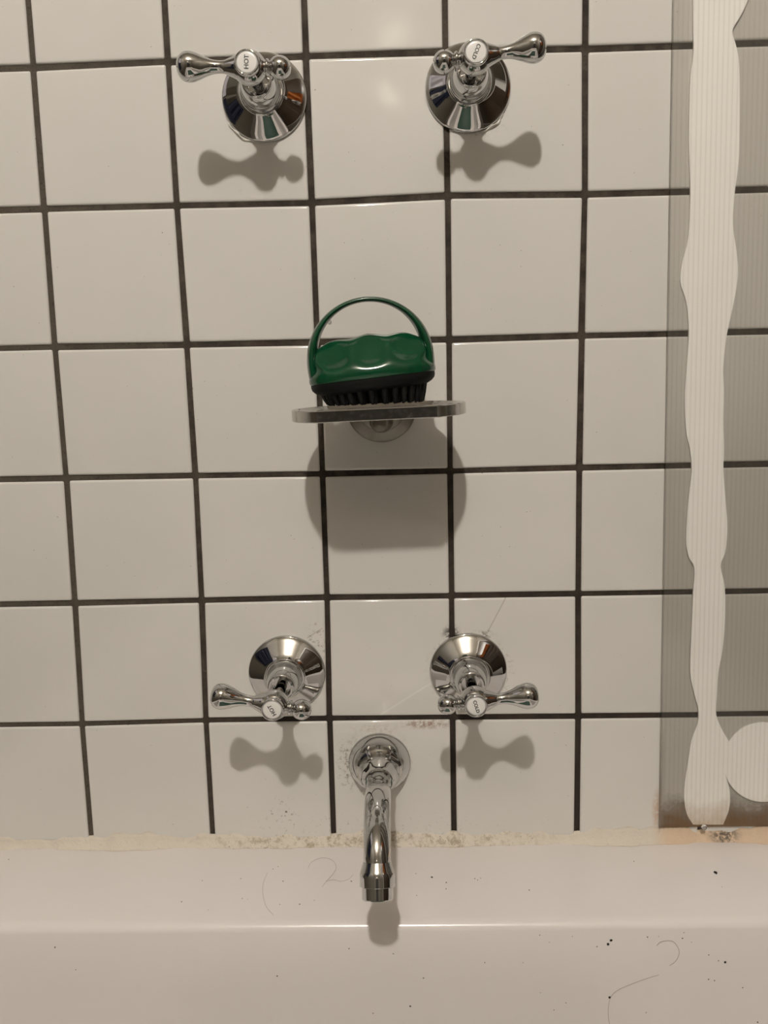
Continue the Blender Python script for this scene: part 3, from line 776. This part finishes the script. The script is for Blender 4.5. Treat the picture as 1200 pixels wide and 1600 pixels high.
for px, py in small:
    p, n = on_bath(px + random.uniform(-1, 1), py); crumb_mesh(bm, p, n, random.uniform(0.00035, 0.0007))
tag(bm_obj('fine_grit', bm, 'crumb_brown', None, False), 'scattered fine grit specks over the bath rim and basin wall', 'grit', kind='stuff')

# ------------------------------------------------------------------ lamps and door of the unseen room, plus things added for the chrome to mirror
t = empty('ceiling_lamp', (LAMP_POS.x, LAMP_POS.y, Z_CEIL), 'bare glowing bulb in a white ceiling holder behind the camera', 'lamp')
lathe_obj('lamp_holder', [(0.045, 0.0), (0.045, 0.0), (0.045, 0.015), (0.03, 0.03), (0.02, 0.04), (0.02, 0.06), (0.016, 0.064)], 'lamp_base', t, axis=(0, 0, -1), seg=40)
lathe_obj('bulb', [(0.012, 0.062), (0.014, 0.068), (0.024, 0.082), (0.030, 0.100), (0.027, 0.118), (0.016, 0.129), (0.0, 0.132)], 'bulb', t, axis=(0, 0, -1), seg=24, sub=3)
t = empty('wall_lamp', (0.212, ROOM_Y, 0.81), 'dim frosted globe lamp on the wall behind the camera', 'lamp')
lathe_obj('wall_plate', [(0.05, 0.0), (0.05, 0.0), (0.05, 0.012), (0.02, 0.02), (0.02, 0.05)], 'brass', t, axis=(0, 1, 0), seg=40)
lathe_obj('globe', [(0.0, 0.048), (0.038, 0.054), (0.064, 0.080), (0.074, 0.118), (0.064, 0.158), (0.038, 0.182), (0.0, 0.190)], 'globe', t, axis=(0, 1, 0), seg=32)

t = empty('door_1', (ROOM_X1, -0.62, Z_FLOOR), 'dark brown wooden door on the right wall beside the bath', 'door'); t['kind'] = 'structure'
def child_box(name, lo, hi, mat, par, bevel=0.0):
    o = box(name, [a-b for a, b in zip(lo, par.location)], [a-b for a, b in zip(hi, par.location)], mat, par, bevel); return o
child_box('door_leaf', (ROOM_X1-0.035, -1.02, Z_FLOOR+.005), (ROOM_X1-0.001, -0.22, 0.86), 'door_wood', t, 0.003)
for a in (-1.06, -0.215):
    child_box('door_jamb', (ROOM_X1-0.05, a, Z_FLOOR+.002), (ROOM_X1-0.001, a+0.04, 0.90), 'lamp_base', t, 0.003)
for z0, z1 in ((-1.0, -0.25), (-0.10, 0.72)):
    child_box('door_panel', (ROOM_X1-0.045, -0.92, z0), (ROOM_X1-0.034, -0.32, z1), 'door_wood', t, 0.006)
def hanging_cloth(name, x, y0, y1, z0, z1, sgn, mat, label, cat):
    V, Fc = [], []; n = 60
    for i in range(n+1):
        y = y0 + (y1-y0)*i/n; d = 0.020 + 0.008*math.sin(i*0.55) + 0.004*math.sin(i*1.3)
        for z in (z0, z1): V.append((x + sgn*d, y, z)); V.append((x + sgn*(d+0.006), y, z))
    for i in range(n):
        a, b = i*4, i*4+4
        Fc += [(a, b, b+2, a+2), (a+1, a+3, b+3, b+1), (a, a+1, b+1, b), (a+2, b+2, b+3, a+3)]
    Fc += [(0, 2, 3, 1), (n*4, n*4+1, n*4+3, n*4+2)]
    tag(mesh_obj(name, V, Fc, mat, None, True, 60), label, cat)
hanging_cloth('added_towel', ROOM_X0, -0.62, -0.20, -0.35, 0.22, 1, 'navy_cloth', 'navy blue towel added on the left wall for the chrome to mirror', 'towel')  # added, unseen: gives the flanges a dark blue reflection
hanging_cloth('added_towel', ROOM_X0, -0.60, -0.16, 0.27, 0.72, 1, 'lilac_cloth', 'pale lilac towel added above the navy one to brighten the chrome reflections', 'towel')  # added, unseen: a pale patch for the left side of the flanges
hanging_cloth('added_hand_towel', ROOM_X1-0.05, -0.62, -0.40, 0.05, 0.30, -1, 'orange_cloth', 'small orange towel added on the brown door for the chrome to mirror', 'towel')  # added, unseen: an orange patch in the chrome
def robe():
    t = empty('added_robe', (0.27, ROOM_Y, 0.45), 'charcoal robe added behind the camera as a dark shape for the chrome to mirror', 'added_robe')  # added dark shape, in place of a person behind the camera
    V, Fc = [], []; n, m = 72, 14
    for j in range(m+1):
        f = j/m; z = -1.25*f; hw = 0.12 + 0.20*min(1, f*4)**0.6 + 0.05*f
        for i in range(n):
            a = 2*PI*i/n; fold = 1 + 0.10*math.sin(i*0.87)*f
            V.append((hw*math.cos(a)*(1+0.02*math.sin(i*2.1)), 0.075 + 0.065*math.sin(a)*fold, z))
    for j in range(m):
        for i in range(n): Fc.append((j*n+i, j*n+(i+1) % n, (j+1)*n+(i+1) % n, (j+1)*n+i))
    Fc.append(tuple(range(n))); Fc.append(tuple(m*n+i for i in range(n)))
    mesh_obj('robe_body', V, Fc, 'charcoal_cloth', t, True, 70)
    for sg in (-1, 1):
        pp = catmull([(sg*0.20, 0.08, -0.06), (sg*0.34, 0.085, -0.20), (sg*0.40, 0.09, -0.45), (sg*0.41, 0.09, -0.68)], 6)
        V, Fc = tube(pp, [0.055 + 0.015*i/(len(pp)-1) for i in range(len(pp))], 20)
        mesh_obj('sleeve', V, Fc, 'charcoal_cloth', t, True, 70)
    V, Fc = tube([(0, 0.002, 0.02), (0, 0.06, 0.02), (0, 0.085, 0.03), (0, 0.09, 0.05)], 0.008, 12)
    mesh_obj('hook', V, Fc, 'brass', t, True, 60)
robe()
tag(box('added_bath_mat', (TUB_X-0.26, -1.25, -1.0555), (TUB_X+0.26, -0.27, -1.046), 'green_rubber', None, 0.003), 'dark green rubber mat added on the bath floor to cut bounced light', 'mat')  # added for the green reflection, enlarged to cut bounce onto the basin
